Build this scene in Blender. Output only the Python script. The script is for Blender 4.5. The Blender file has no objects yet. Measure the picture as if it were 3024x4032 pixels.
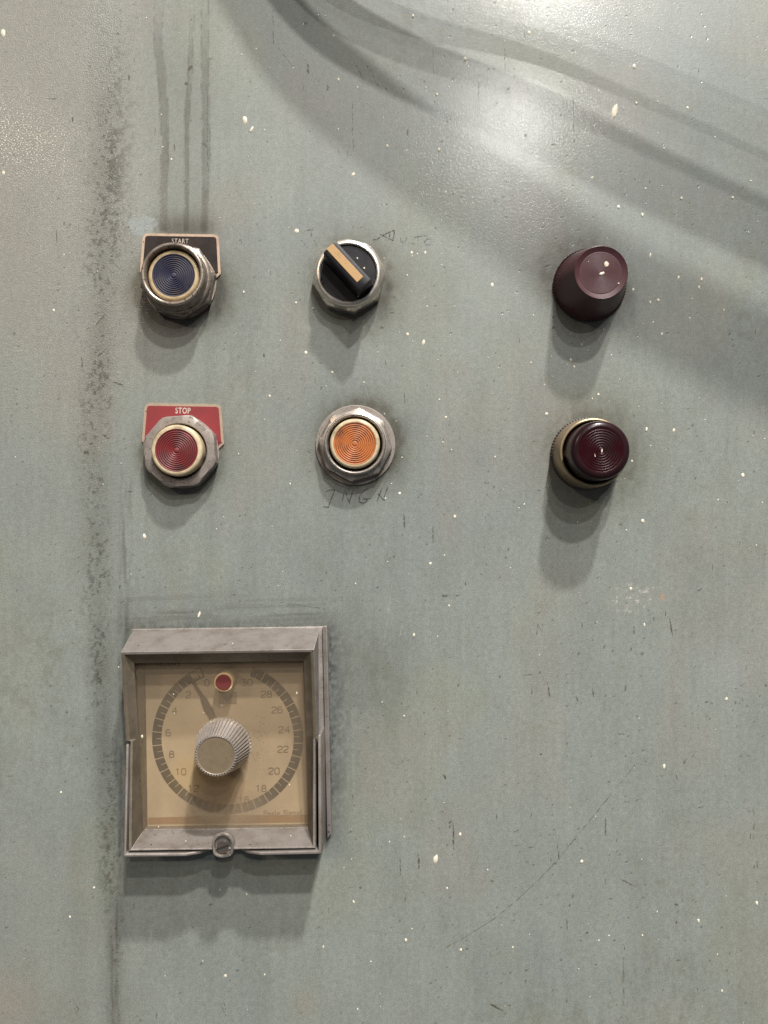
import bpy, math, random
import numpy as np
from mathutils import Vector

# ------------------------------------------------------------------ camera, world, lamps, exposure
S = 0.001                      # everything below is measured in millimetres
CAM_D = 404.0                  # camera to panel
PXMM = 7.5                     # photograph pixels per mm on the panel
scene = bpy.context.scene
COL = scene.collection

cam_d = bpy.data.cameras.new("camera")
cam = bpy.data.objects.new("camera", cam_d)
COL.objects.link(cam)
cam.location = (0, -CAM_D * S, 0)
cam.rotation_euler = (math.pi / 2, 0, 0)
cam_d.sensor_fit = 'VERTICAL'
cam_d.sensor_height = 36.0
cam_d.lens = 36.0 * (CAM_D * PXMM) / 4032.0
cam_d.clip_start = 0.01
cam_d.clip_end = 100
scene.camera = cam

world = bpy.data.worlds.new("World")
scene.world = world
world.use_nodes = True
bg = world.node_tree.nodes["Background"]
bg.inputs[0].default_value = (0.93, 0.97, 1.0, 1)
bg.inputs[1].default_value = 0.105

# one row of round high-bay lamps running away from the panel (they give the stepped shadows)
H = 4.0
def high_bay(name, x, d, z, size, watts, col):
    l = bpy.data.lights.new(name, 'AREA')
    l.shape = 'DISK'
    l.size = size
    l.energy = watts
    l.color = col
    o = bpy.data.objects.new(name, l)
    COL.objects.link(o)
    o.location = (x, -d, z)
    o.rotation_euler = (0, 0, 0)       # shines straight down like the fixture
    return o
ROW = [(0.476, 0.22, 275), (0.82, 0.25, 255), (1.18, 0.30, 150), (1.54, 0.32, 48), (1.89, 0.34, 215)]
for d, x, watts in ROW:
    high_bay("high_bay_lamp", x * H, d * H, H, 0.21, watts, (1.0, 0.965, 0.92))
# the neighbouring row on the left, warmer and farther off
high_bay("warm_bay_lamp", -3.6, 7.0, 3.6, 1.1, 240, (1.0, 0.80, 0.58))

scene.view_settings.view_transform = 'Standard'
scene.view_settings.look = 'None'
scene.view_settings.exposure = 0.0
scene.view_settings.gamma = 1.0
scene.view_settings.use_curve_mapping = False
scene.render.engine = 'CYCLES'
scene.cycles.max_bounces = 6
scene.cycles.transparent_max_bounces = 8
scene.cycles.use_denoising = True

random.seed(7)
rng = np.random.default_rng(11)

# ------------------------------------------------------------------ helpers
def P(px, py, h=0.0):
    """photograph pixel on a plane h mm in front of the panel -> (x, z) in mm"""
    k = (CAM_D - h) / CAM_D / PXMM
    return ((px - 1512) * k, (2016 - py) * k)

def V(x, z, h):
    return (x * S, -h * S, z * S)

def mesh_obj(name, verts, faces, mat, parent=None, smooth=35):
    me = bpy.data.meshes.new(name)
    me.from_pydata(verts, [], faces)
    me.update()
    if mat is not None:
        for m in (mat if isinstance(mat, list) else [mat]):
            me.materials.append(m)
    if smooth:
        me.polygons.foreach_set("use_smooth", [True] * len(me.polygons))
        me.set_sharp_from_angle(angle=math.radians(smooth))
    o = bpy.data.objects.new(name, me)
    COL.objects.link(o)
    if parent:
        o.parent = parent
    return o

def bevel(o, w, seg=2, ang=30):
    m = o.modifiers.new("bevel", 'BEVEL')
    m.width = w * S
    m.segments = seg
    m.limit_method = 'ANGLE'
    m.angle_limit = math.radians(ang)
    return o

def thing(name, label, cat, x=0, z=0, h=0, group=None):
    o = bpy.data.objects.new(name, None)
    o.empty_display_size = 0.01
    COL.objects.link(o)
    o.location = V(x, z, h)
    o['label'] = label
    o['category'] = cat
    if group:
        o['group'] = group
    return o

def lathe(profile, seg=96, close_top=True, close_bot=False):
    """profile: list of (r, h); r may be a function of the angle"""
    vs, fs = [], []
    n = len(profile)
    for r, h in profile:
        for k in range(seg):
            a = 2 * math.pi * k / seg
            rr = r(a) if callable(r) else r
            vs.append(V(rr * math.cos(a), rr * math.sin(a), h))
    for i in range(n - 1):
        for k in range(seg):
            k2 = (k + 1) % seg
            fs.append((i * seg + k, i * seg + k2, (i + 1) * seg + k2, (i + 1) * seg + k))
    if close_top:
        fs.append(tuple(range((n - 1) * seg, n * seg)))
    if close_bot:
        fs.append(tuple(reversed(range(seg))))
    return vs, fs

def octo(R, rot, cap=1e9, rnd=0.6):
    """octagon radius function, vertices at rot + 45k degrees, limited to cap"""
    ap = R * math.cos(math.pi / 8)
    def f(a):
        d = (a - math.radians(rot) - math.pi / 8) % (math.pi / 4)
        d = d if d < math.pi / 8 else d - math.pi / 4
        r = ap / math.cos(d)
        return min(r, R - rnd * 0.25, cap)
    return f

def ribbon(polys, h, w, closed=False):
    """flat strokes: list of polylines of (x, z) in mm -> quads of width w with mitred joins"""
    vs, fs = [], []
    for pl in polys:
        pl = [Vector(p) for p in pl]
        n = len(pl)
        loop = n > 2 and (pl[0] - pl[-1]).length < 1e-6
        if loop:
            pl = pl[:-1]
            n -= 1
        base = len(vs)
        for i in range(n):
            a = pl[i - 1] if (i > 0 or loop) else None
            b = pl[(i + 1) % n] if (i < n - 1 or loop) else None
            d1 = (pl[i] - a).normalized() if a is not None else None
            d2 = (b - pl[i]).normalized() if b is not None else None
            if d1 is None: d1 = d2
            if d2 is None: d2 = d1
            t = (d1 + d2)
            t = t.normalized() if t.length > 1e-6 else d1
            nrm = Vector((-t.y, t.x))
            c = max(0.45, t.dot(d1))
            ww = w / 2 / c
            vs.append(V(pl[i].x + nrm.x * ww, pl[i].y + nrm.y * ww, h))
            vs.append(V(pl[i].x - nrm.x * ww, pl[i].y - nrm.y * ww, h))
        for i in range(n - 1 + (1 if loop else 0)):
            j = (i + 1) % n
            fs.append((base + 2 * i, base + 2 * j, base + 2 * j + 1, base + 2 * i + 1))
    return vs, fs

def text_mesh(name, txt, x, z, h, size, sx, mat, parent, bold=0.0, rot=0.0, space=1.0):
    c = bpy.data.curves.new(name, 'FONT')
    c.body = txt
    c.size = size
    c.align_x = 'CENTER'
    c.align_y = 'CENTER'
    c.offset = bold
    c.space_character = space
    c.extrude = 0.06
    c.resolution_u = 4
    t = bpy.data.objects.new(name, c)
    COL.objects.link(t)
    dg = bpy.context.evaluated_depsgraph_get()
    me = bpy.data.meshes.new_from_object(t.evaluated_get(dg))
    bpy.data.objects.remove(t)
    ca, sa = math.cos(math.radians(rot)), math.sin(math.radians(rot))
    for v in me.vertices:
        a, b, d = v.co.x * sx, v.co.y, v.co.z
        v.co = V(x + a * ca - b * sa, z + a * sa + b * ca, h + d)
    me.name = name
    me.materials.clear()
    me.materials.append(mat)
    o = bpy.data.objects.new(name, me)
    COL.objects.link(o)
    o.parent = parent
    return o

# ------------------------------------------------------------------ materials
def new_mat(name):
    m = bpy.data.materials.new(name)
    m.use_nodes = True
    nt = m.node_tree
    return m, nt, nt.nodes["Principled BSDF"]

def N(nt, typ, **kw):
    n = nt.nodes.new(typ)
    for k, v in kw.items():
        setattr(n, k, v)
    return n

def noise(nt, scale, detail=3, rough=0.55, vec=None, stretch=None):
    tc = nt.nodes.get("TC") or N(nt, "ShaderNodeTexCoord", name="TC")
    src = tc.outputs["Object"]
    if stretch:
        mp = N(nt, "ShaderNodeMapping")
        mp.inputs["Scale"].default_value = stretch
        nt.links.new(src, mp.inputs[0])
        src = mp.outputs[0]
    n = N(nt, "ShaderNodeTexNoise")
    n.inputs["Scale"].default_value = scale
    n.inputs["Detail"].default_value = detail
    n.inputs["Roughness"].default_value = rough
    nt.links.new(src, n.inputs["Vector"])
    return n.outputs["Fac"]

def ramp(nt, fac, a, b, lo=0.0, hi=1.0):
    r = N(nt, "ShaderNodeMapRange")
    r.inputs["From Min"].default_value = a
    r.inputs["From Max"].default_value = b
    r.inputs["To Min"].default_value = lo
    r.inputs["To Max"].default_value = hi
    nt.links.new(fac, r.inputs["Value"])
    return r.outputs["Result"]

def mixc(nt, fac, c1, c2, mode='MIX'):
    m = N(nt, "ShaderNodeMix", data_type='RGBA', blend_type=mode)
    if isinstance(fac, (int, float)):
        m.inputs["Factor"].default_value = fac
    else:
        nt.links.new(fac, m.inputs["Factor"])
    for sock, c in ((m.inputs["A"], c1), (m.inputs["B"], c2)):
        if isinstance(c, tuple):
            sock.default_value = (*c, 1) if len(c) == 3 else c
        else:
            nt.links.new(c, sock)
    return m.outputs["Result"]

def bump(nt, bsdf, fac, strength, dist_mm):
    b = N(nt, "ShaderNodeBump")
    b.inputs["Strength"].default_value = strength
    b.inputs["Distance"].default_value = dist_mm * S
    nt.links.new(fac, b.inputs["Height"])
    nt.links.new(b.outputs[0], bsdf.inputs["Normal"])

def aged(name, col, dirt, metal, rough, dirt_amt=0.5, *a, edge=None, edge_r=0.5, **kw):
    m, nt, b, n3 = aged_base(name, col, dirt, metal, rough, dirt_amt, *a, **kw)
    if edge:
        bv = N(nt, 'ShaderNodeBevel', samples=4)
        bv.inputs['Radius'].default_value = edge_r * S
        ge = N(nt, 'ShaderNodeNewGeometry')
        dt = N(nt, 'ShaderNodeVectorMath', operation='DOT_PRODUCT')
        nt.links.new(bv.outputs[0], dt.inputs[0])
        nt.links.new(ge.outputs['Normal'], dt.inputs[1])
        wear = N(nt, 'ShaderNodeMath', operation='MULTIPLY')
        nt.links.new(ramp(nt, dt.outputs['Value'], 0.985, 0.86), wear.inputs[0])
        nt.links.new(ramp(nt, n3, 0.36, 0.58), wear.inputs[1])
        old = b.inputs['Base Color'].links[0].from_socket
        nt.links.new(mixc(nt, wear.outputs[0], old, edge), b.inputs['Base Color'])
    return m

def aged_base(name, col, dirt, metal, rough, dirt_amt=0.5, pits=0.0, big=120, fine=1400, bstr=0.25, pit_col=(0.03, 0.024, 0.02), speck=0.0):
    """worn surface: base colour, blotches of dirt, dark pits, fine relief"""
    m, nt, b = new_mat(name)
    n1 = noise(nt, big, 5, 0.65)
    n2 = noise(nt, fine, 3)
    n3 = noise(nt, big * 5.5, 4, 0.6)
    f = ramp(nt, n1, 0.62 - 0.3 * dirt_amt, 0.78 - 0.1 * dirt_amt)
    c = mixc(nt, f, col, dirt)
    c = mixc(nt, ramp(nt, n2, 0.3, 0.7, 0.0, 0.45), c, mixc(nt, 0.5, c, dirt))
    mt = ramp(nt, f, 0, 1, metal, metal * 0.25)
    if pits:
        pf = ramp(nt, n3, 0.70 - 0.1 * pits, 0.735 - 0.1 * pits)
        c = mixc(nt, pf, c, pit_col)
        mm = N(nt, "ShaderNodeMath", operation='MULTIPLY')
        nt.links.new(mt, mm.inputs[0])
        nt.links.new(ramp(nt, pf, 0, 1, 1, 0.1), mm.inputs[1])
        mt = mm.outputs[0]
    if speck:
        n4 = noise(nt, 900, 1)
        c = mixc(nt, ramp(nt, n4, 0.76 - speck, 0.8 - speck), c, (0.7, 0.66, 0.55))
    nt.links.new(c, b.inputs["Base Color"])
    nt.links.new(mt, b.inputs["Metallic"])
    nt.links.new(ramp(nt, n1, 0.3, 0.75, rough - 0.06, rough + 0.16), b.inputs["Roughness"])
    bump(nt, b, n2, bstr, 0.12)
    return m, nt, b, n3

M = {}
M['zinc'] = aged("worn_zinc", (0.46, 0.42, 0.38), (0.13, 0.10, 0.078), 0.85, 0.33, 0.6, 0.8, edge=(0.72, 0.66, 0.60), edge_r=0.6)
M['zinc_dirty'] = aged('grimy_zinc', (0.44, 0.38, 0.33), (0.10, 0.072, 0.05), 0.85, 0.34, 0.85, 0.95, big=100, edge=(0.72, 0.64, 0.56), edge_r=0.7)
M['zinc_grey'] = aged("dull_grey_metal", (0.30, 0.265, 0.24), (0.15, 0.12, 0.098), 0.45, 0.48, 0.55, 0.7, edge=(0.52, 0.45, 0.40), edge_r=0.6)
M['chrome'] = aged("satin_chrome", (0.80, 0.74, 0.67), (0.34, 0.27, 0.20), 0.9, 0.30, 0.35, 0.25)
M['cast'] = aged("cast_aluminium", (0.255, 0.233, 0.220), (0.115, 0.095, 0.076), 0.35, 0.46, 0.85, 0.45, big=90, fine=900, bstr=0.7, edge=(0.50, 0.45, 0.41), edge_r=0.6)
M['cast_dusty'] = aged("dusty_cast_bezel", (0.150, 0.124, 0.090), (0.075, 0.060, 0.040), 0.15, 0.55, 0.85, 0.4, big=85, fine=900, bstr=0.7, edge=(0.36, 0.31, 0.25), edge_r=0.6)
M['knurl'] = aged("knurled_aluminium", (0.64, 0.585, 0.54), (0.17, 0.135, 0.105), 0.75, 0.36, 0.4, 0.3, big=150, edge=(0.8, 0.74, 0.68), edge_r=0.3)
M['knob_face'] = aged("dusty_knob_face", (0.225, 0.175, 0.112), (0.115, 0.085, 0.052), 0.3, 0.5, 0.5, 0.3, big=160, fine=2200, bstr=0.5)
M['brass'] = aged("aged_brass", (0.38, 0.30, 0.19), (0.16, 0.12, 0.075), 0.7, 0.42, 0.45, 0.3)
M['cream'] = aged("cream_plastic", (0.60, 0.50, 0.33), (0.24, 0.17, 0.095), 0.0, 0.42, 0.6, 0.15, big=140)
M['cream_dirty'] = aged("grubby_cream_plastic", (0.50, 0.385, 0.22), (0.22, 0.155, 0.085), 0.0, 0.42, 0.5, 0.3, big=140)
M['blue'] = aged("dark_blue_plastic", (0.026, 0.028, 0.058), (0.058, 0.050, 0.052), 0.0, 0.52, 0.6, 0.0, big=170)
M['red'] = aged("red_plastic", (0.18, 0.020, 0.023), (0.055, 0.022, 0.021), 0.0, 0.52, 0.6, 0.0, big=170)
M['orange'] = aged("orange_plastic", (0.47, 0.150, 0.042), (0.17, 0.062, 0.03), 0.0, 0.52, 0.6, 0.12, big=170)
M['black'] = aged("black_plastic", (0.009, 0.009, 0.013), (0.022, 0.020, 0.021), 0.0, 0.36, 0.45, 0.0)
M['gold'] = aged("yellowed_stripe", (0.46, 0.285, 0.12), (0.30, 0.17, 0.065), 0.0, 0.5, 0.4, 0.1)
M['maroon'] = aged("maroon_plastic", (0.052, 0.017, 0.022), (0.072, 0.032, 0.034), 0.0, 0.28, 0.45, 0.0, big=70)
M['maroon_face'] = aged("maroon_face_plastic", (0.054, 0.018, 0.023), (0.076, 0.034, 0.036), 0.0, 0.5, 0.5, 0.0, big=70, bstr=0.4)
M['plate_black'] = aged("black_enamel", (0.017, 0.012, 0.012), (0.040, 0.029, 0.025), 0.0, 0.5, 0.5, 0.0)
M['plate_red'] = aged("red_enamel", (0.235, 0.022, 0.026), (0.16, 0.02, 0.022), 0.0, 0.5, 0.4, 0.0)
M['bronze'] = aged("bare_plate_edge", (0.50, 0.39, 0.30), (0.26, 0.17, 0.115), 0.5, 0.42, 0.4, 0.25)
M['letter'] = aged("bare_metal_lettering", (0.62, 0.54, 0.46), (0.24, 0.19, 0.16), 0.2, 0.45, 0.55, 0.0, big=500)
M['dark_steel'] = aged("dark_screw_steel", (0.13, 0.108, 0.10), (0.06, 0.048, 0.043), 0.6, 0.45, 0.4, 0.0)
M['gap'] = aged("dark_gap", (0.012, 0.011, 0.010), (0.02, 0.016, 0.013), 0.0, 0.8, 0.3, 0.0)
M['speck'] = aged("splashed_cream_paint", (0.70, 0.65, 0.53), (0.52, 0.44, 0.33), 0.0, 0.45, 0.25, 0.0)
M['hose'] = aged("black_rubber", (0.02, 0.02, 0.02), (0.04, 0.035, 0.03), 0.0, 0.6, 0.4, 0.0)
M['ink'] = aged("dial_print", (0.062, 0.050, 0.038), (0.08, 0.065, 0.05), 0.0, 0.6, 0.4, 0.0)
M['ink_thin'] = aged("dial_numerals", (0.20, 0.155, 0.105), (0.30, 0.235, 0.16), 0.0, 0.6, 0.5, 0.0, big=300)
M['ink_faint'] = aged('faded_dial_print', (0.32, 0.25, 0.165), (0.45, 0.35, 0.235), 0.0, 0.6, 0.55, 0.0, big=200)
M['dial'] = aged("yellowed_dial_card", (0.60, 0.48, 0.335), (0.53, 0.415, 0.28), 0.0, 0.6, 0.4, 0.0, big=40)
M['dial_red'] = aged("red_lamp_window", (0.13, 0.026, 0.024), (0.10, 0.026, 0.024), 0.0, 0.4, 0.3, 0.0)
M['dial_pale'] = aged("pale_dial_ring", (0.74, 0.54, 0.30), (0.66, 0.45, 0.24), 0.0, 0.5, 0.3, 0.0)
M['pointer'] = aged("dial_pointer", (0.125, 0.088, 0.068), (0.155, 0.105, 0.08), 0.0, 0.5, 0.4, 0.0)
M['rust'] = aged("rust_orange_strip", (0.36, 0.22, 0.115), (0.30, 0.175, 0.085), 0.0, 0.7, 0.4, 0.0, big=60)

M['black'].node_tree.nodes['Principled BSDF'].inputs['Specular IOR Level'].default_value = 0.28
M['plate_black'].node_tree.nodes['Principled BSDF'].inputs['Specular IOR Level'].default_value = 0.2
M['blue'].node_tree.nodes['Principled BSDF'].inputs['Specular IOR Level'].default_value = 0.3
M['maroon'].node_tree.nodes['Principled BSDF'].inputs['Specular IOR Level'].default_value = 0.35
M['maroon_face'].node_tree.nodes['Principled BSDF'].inputs['Specular IOR Level'].default_value = 0.3
# marks with broken, worn coverage
def worn_mark(name, col, lo, hi, scale=700):
    m, nt, b = new_mat(name)
    b.inputs["Base Color"].default_value = (*col, 1)
    b.inputs["Roughness"].default_value = 0.6
    a = ramp(nt, noise(nt, scale, 3, 0.6), lo, hi)
    nt.links.new(a, b.inputs["Alpha"])
    return m
M['pencil'] = worn_mark("pencil_line", (0.045, 0.045, 0.045), 0.33, 0.66)
M['pencil_faint'] = worn_mark("faint_pencil_line", (0.085, 0.085, 0.08), 0.42, 0.72)
M['scuff'] = worn_mark("dark_scuff", (0.085, 0.072, 0.052), 0.36, 0.70, 500)
M['scuff_pale'] = worn_mark("pale_scratch", (0.40, 0.42, 0.40), 0.42, 0.75, 300)
M['streak'] = worn_mark('faint_brown_streak', (0.15, 0.135, 0.10), 0.42, 1.0, 260)
M['scratch_brown'] = worn_mark("brown_scratch", (0.15, 0.135, 0.10), 0.40, 0.85, 260)

# dusty dial window: clear plastic under an uneven film of dust
def lens_material():
    m, nt, b = new_mat("dusty_clear_window")
    out = nt.nodes["Material Output"]
    n1 = noise(nt, 38, 4, 0.6)
    n2 = noise(nt, 1300, 3)
    c = mixc(nt, ramp(nt, n1, 0.35, 0.68), (0.285, 0.226, 0.158), (0.228, 0.176, 0.118))
    c = mixc(nt, ramp(nt, n2, 0.57, 0.72), c, (0.155, 0.11, 0.065))
    # settled brown dirt under the knob and yellow stain on its left
    tc = nt.nodes["TC"]
    def blob(x, z, rx, rz):
        mp = N(nt, "ShaderNodeMapping")
        mp.inputs["Location"].default_value = (-x / rx, 0, -z / rz)
        mp.inputs["Scale"].default_value = (1 / (rx * S), 0, 1 / (rz * S))
        mp.inputs["Location"].default_value = (-x / rx, 0, -z / rz)
        nt.links.new(tc.outputs["Object"], mp.inputs[0])
        ln = N(nt, "ShaderNodeVectorMath", operation='LENGTH')
        nt.links.new(mp.outputs[0], ln.inputs[0])
        r = N(nt, "ShaderNodeMapRange", interpolation_type='SMOOTHSTEP')
        r.inputs["From Min"].default_value = 1.0
        r.inputs["From Max"].default_value = 0.25
        nt.links.new(ln.outputs["Value"], r.inputs["Value"])
        return r.outputs["Result"]
    def mul(a, k):
        mm = N(nt, "ShaderNodeMath", operation='MULTIPLY')
        nt.links.new(a, mm.inputs[0])
        if isinstance(k, float): mm.inputs[1].default_value = k
        else: nt.links.new(k, mm.inputs[1])
        return mm.outputs[0]
    brown = blob(0, -24, 22, 20)
    yellow = blob(-19, -17, 13, 15)
    c = mixc(nt, mul(brown, 0.5), c, (0.23, 0.145, 0.062))
    c = mixc(nt, mul(yellow, 0.55), c, (0.46, 0.31, 0.10))
    spots = blob(17, -2, 12, 22)
    sp = mul(spots, ramp(nt, noise(nt, 1100, 3), 0.60, 0.70))
    c = mixc(nt, sp, c, (0.13, 0.09, 0.05))
    nt.links.new(c, b.inputs["Base Color"])
    b.inputs["Roughness"].default_value = 0.55
    bump(nt, b, n2, 0.4, 0.1)
    tr = N(nt, "ShaderNodeBsdfTransparent")
    tr.inputs[0].default_value = (0.97, 0.94, 0.88, 1)
    mx = N(nt, "ShaderNodeMixShader")
    cov = N(nt, "ShaderNodeMath", operation='ADD', use_clamp=True)
    nt.links.new(ramp(nt, n1, 0.3, 0.75, 0.28, 0.48), cov.inputs[0])
    nt.links.new(mul(blob(0, -34, 34, 16), 0.33), cov.inputs[1])
    cov2 = N(nt, "ShaderNodeMath", operation='ADD', use_clamp=True)
    nt.links.new(cov.outputs[0], cov2.inputs[0])
    nt.links.new(mul(sp, 0.5), cov2.inputs[1])
    nt.links.new(cov2.outputs[0], mx.inputs[0])
    nt.links.new(tr.outputs[0], mx.inputs[1])
    nt.links.new(b.outputs[0], mx.inputs[2])
    nt.links.new(mx.outputs[0], out.inputs["Surface"])
    return m
M['lens'] = lens_material()

# dark red pilot lens: opaque red plastic with prismatic rings
def red_lens_material():
    m, nt, b = new_mat("dark_red_lens")
    n = noise(nt, 90, 4)
    c = mixc(nt, ramp(nt, n, 0.35, 0.7), (0.011, 0.003, 0.004), (0.022, 0.008, 0.010))
    nt.links.new(c, b.inputs["Base Color"])
    b.inputs["Roughness"].default_value = 0.24
    b.inputs["Specular IOR Level"].default_value = 0.32
    bump(nt, b, noise(nt, 1500, 3), 0.2, 0.08)
    return m
M['red_lens'] = red_lens_material()
M['red_lens'].node_tree.nodes['Principled BSDF'].inputs['Specular IOR Level'].default_value = 0.3
M['red_prism'] = aged("red_prism_rings", (0.020, 0.0012, 0.003), (0.008, 0.0015, 0.002), 0.0, 0.26, 0.5, 0.0, big=70)

M['red_prism'].node_tree.nodes['Principled BSDF'].inputs['Specular IOR Level'].default_value = 0.3
# ------------------------------------------------------------------ the painted panel
def vnoise(x, y, sx, sy, seed, octv=1, gain=0.5):
    out = np.zeros_like(x)
    amp, tot = 1.0, 0.0
    for o in range(octv):
        r = np.random.default_rng(seed + 101 * o)
        L = r.random((256, 256))
        u = x / sx * (2 ** o) + 17.3 * o
        v = y / sy * (2 ** o) + 9.1 * o
        iu, iv = np.floor(u).astype(int), np.floor(v).astype(int)
        fu, fv = u - iu, v - iv
        fu = fu * fu * (3 - 2 * fu)
        fv = fv * fv * (3 - 2 * fv)
        a = L[iu % 256, iv % 256]; b2 = L[(iu + 1) % 256, iv % 256]
        c = L[iu % 256, (iv + 1) % 256]; d = L[(iu + 1) % 256, (iv + 1) % 256]
        out += amp * ((a * (1 - fu) + b2 * fu) * (1 - fv) + (c * (1 - fu) + d * fu) * fv)
        tot += amp
        amp *= gain
    return out / tot

def sstep(a, b, x):
    t = np.clip((x - a) / (b - a), 0, 1)
    return t * t * (3 - 2 * t)

CENT = dict(start=(711, 1115), stop=(722, 1781), orange=(1400, 1753), selector=(1375, 1097),
            maroon=(2319, 1126), pilot=(2309, 1789))

def build_panel():
    x0, x1, z0, z1, st = -246.0, 246.0, -312.0, 312.0, 0.75
    nx = int((x1 - x0) / st) + 1
    nz = int((z1 - z0) / st) + 1
    gx, gz = np.meshgrid(np.linspace(x0, x1, nx), np.linspace(z0, z1, nz))
    X, Z = gx.ravel(), gz.ravel()
    px, py = 1512 + X * PXMM, 2016 - Z * PXMM          # measured from the photograph

    base = np.stack([np.full_like(X, 0.213), np.full_like(X, 0.232), np.full_like(X, 0.212)], 1)
    def tint(mask, col):
        nonlocal base
        mk = np.clip(mask, 0, 1)[:, None]
        base = base * (1 - mk) + np.array(col)[None, :] * mk
    def dark(mask, k, warm=(1.0, 0.97, 0.92)):
        nonlocal base
        mk = np.clip(mask, 0, 1)[:, None]
        base = base * (1 - mk) + base * k * np.array(warm)[None, :] * mk

    # broad mottling: greener, bluer and browner fields of old paint
    n1 = vnoise(px, py, 520, 640, 1, 4)
    n2 = vnoise(px, py, 420, 560, 2, 4)
    n3 = vnoise(px, py, 300, 420, 3, 4)
    tint(0.8 * sstep(0.42, 0.68, n1), (0.197, 0.219, 0.206))
    tint(0.65 * sstep(0.5, 0.72, n2), (0.212, 0.226, 0.187))
    tint(0.5 * sstep(0.52, 0.75, n3), (0.226, 0.218, 0.196))
    base *= (0.90 + 0.18 * vnoise(px, py, 110, 200, 4, 5, 0.6))[:, None]
    dark(0.5 * sstep(0.5, 0.8, vnoise(px, py, 500, 700, 6, 3)) * sstep(0.4, 0.75, vnoise(px, py, 26, 40, 7, 4, 0.65)), 0.72, (1.03, 0.98, 0.90))
    gr = vnoise(px, py, 9, 13, 8, 3, 0.75)
    base *= (0.90 + 0.20 * gr)[:, None]
    dark(0.55 * sstep(0.52, 0.75, vnoise(px, py, 70, 120, 9, 5, 0.7)) * sstep(0.45, 0.7, gr), 0.74, (1.04, 0.98, 0.88))
    # faint vertical wiping streaks
    base *= (0.955 + 0.09 * vnoise(px, py, 16, 420, 5, 3))[:, None]
    # dusty sandy left side
    dust = sstep(760, 120, px + 160 * (n1 - 0.5)) * sstep(2600, 300, py)
    tint(0.55 * dust, (0.238, 0.216, 0.184))
    tint(0.35 * sstep(700, 0, px) * sstep(2600, 4000, py), (0.205, 0.202, 0.175))
    tint(0.5 * np.exp(-(((px - 30) / 120) ** 2 + ((py - 3960) / 130) ** 2)), (0.26, 0.22, 0.18))

    height = np.zeros_like(X)
    # crusty vertical band of dirt left of the buttons
    cx = np.interp(py, [0, 500, 900, 1250, 1500, 1800, 2200, 2600, 3000, 3600, 4032], [420, 415, 410, 405, 390, 365, 385, 400, 415, 445, 455])
    bw = np.interp(py, [0, 300, 700, 1200, 2000, 2400, 3200, 4032], [90, 80, 75, 60, 60, 48, 40, 30])
    prof = np.exp(-((px - cx) / bw) ** 2)
    crust = vnoise(px, py, 11, 15, 21, 4, 0.7)
    patch = vnoise(px, py, 120, 240, 22, 2)
    ck = prof ** 0.6 * sstep(0.56, 0.70, crust + 0.5 * (patch - 0.5)) * np.interp(py, [0, 120, 400, 2400, 4032], [0.05, 0.5, 1, 0.95, 0.8])
    dark(0.8 * ck, 0.34)
    dark(0.75 * prof * sstep(60, 500, py) * (0.4 + 1.2 * vnoise(px, py, 40, 110, 25, 4, 0.6)), 0.70)
    height += ck * 0.5
    # second streak beside and below the timer
    cx2 = np.interp(py, [1700, 2000, 2600, 3100, 3500, 4032], [505, 498, 486, 470, 462, 448])
    prof2 = np.exp(-((px - cx2) / 22) ** 2) * sstep(1650, 2000, py)
    fib = vnoise(px, py, 9, 130, 23, 3)
    dark(0.75 * prof2 * sstep(0.32, 0.7, fib), 0.50)
    height += prof2 * fib * 0.5
    cx3 = np.interp(py, [2000, 3000, 4032], [395, 400, 440])
    dark(0.35 * np.exp(-((px - cx3) / 48) ** 2) * sstep(2100, 2700, py) * (0.4 + vnoise(px, py, 12, 300, 24, 2)), 0.66, (0.98, 1.0, 1.0))
    dark(0.3 * np.exp(-((px - 305) / 40) ** 2) * sstep(2900, 3400, py), 0.8, (1.02, 0.98, 0.94))

    # three runs of thin paint above the START button
    for pts, w, amt in (
        ([(-40, 622), (180, 624), (300, 638), (460, 646), (600, 648), (890, 643)], 15, 0.6),
        ([(20, 754), (270, 748), (390, 741), (530, 736), (660, 733), (890, 733)], 9, 0.65),
        ([(-40, 806), (340, 807), (460, 810), (570, 812), (750, 808), (890, 803)], 14, 0.55)):
        ys = [p[0] for p in pts]; xs = [p[1] for p in pts]
        c = np.interp(py, ys, xs) + 9 * (vnoise(px * 0 + 3, py, 50, 150, 31 + w, 3) - 0.5)
        ww = w * (0.8 + 0.45 * vnoise(px * 0 + 9, py, 50, 90, 35 + w, 2))
        d = np.abs(px - c)
        inside = sstep(ww + 3, ww - 3, d) * sstep(ys[0] - 20, ys[0] + 260, py) * sstep(915, 905, py)
        dark(1.6 * amt * inside * (0.45 + 0.75 * vnoise(px, py, 30, 70, 41 + w, 3)) * np.interp(py, [0, 400, 800, 900], [0.55, 0.95, 0.95, 1.2]), 0.60, (1.0, 0.98, 0.97))
        edge = np.exp(-((d - ww) / 3.2) ** 2) * sstep(ys[0] - 10, ys[0] + 60, py) * sstep(760, 560, py)
        dark(0.6 * edge * sstep(0.38, 0.62, vnoise(px, py, 12, 26, 44 + w, 2)), 0.45)
        height += inside * 0.10 - edge * 0.08
    # grimy wash round the runs and above the legend plate
    wash = np.exp(-((px - 730) / 120) ** 4) * sstep(900, 830, py * 0 + 865) * np.exp(-((py - 905) / 60) ** 2)
    dark(2.4 * wash * (0.45 + 0.8 * fib), 0.45, (1.03, 0.95, 0.88))
    dark(0.4 * np.exp(-((px - 715) / 130) ** 4) * sstep(0, 300, py) * sstep(920, 880, py), 0.80, (1.02, 0.98, 0.95))
    # clean blue-grey chip beside the START plate
    r = ((px - 562) / 60) ** 2 + ((py - 888) / 40) ** 2 + 1.6 * (vnoise(px, py, 34, 30, 51, 4, 0.6) - 0.5)
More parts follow.
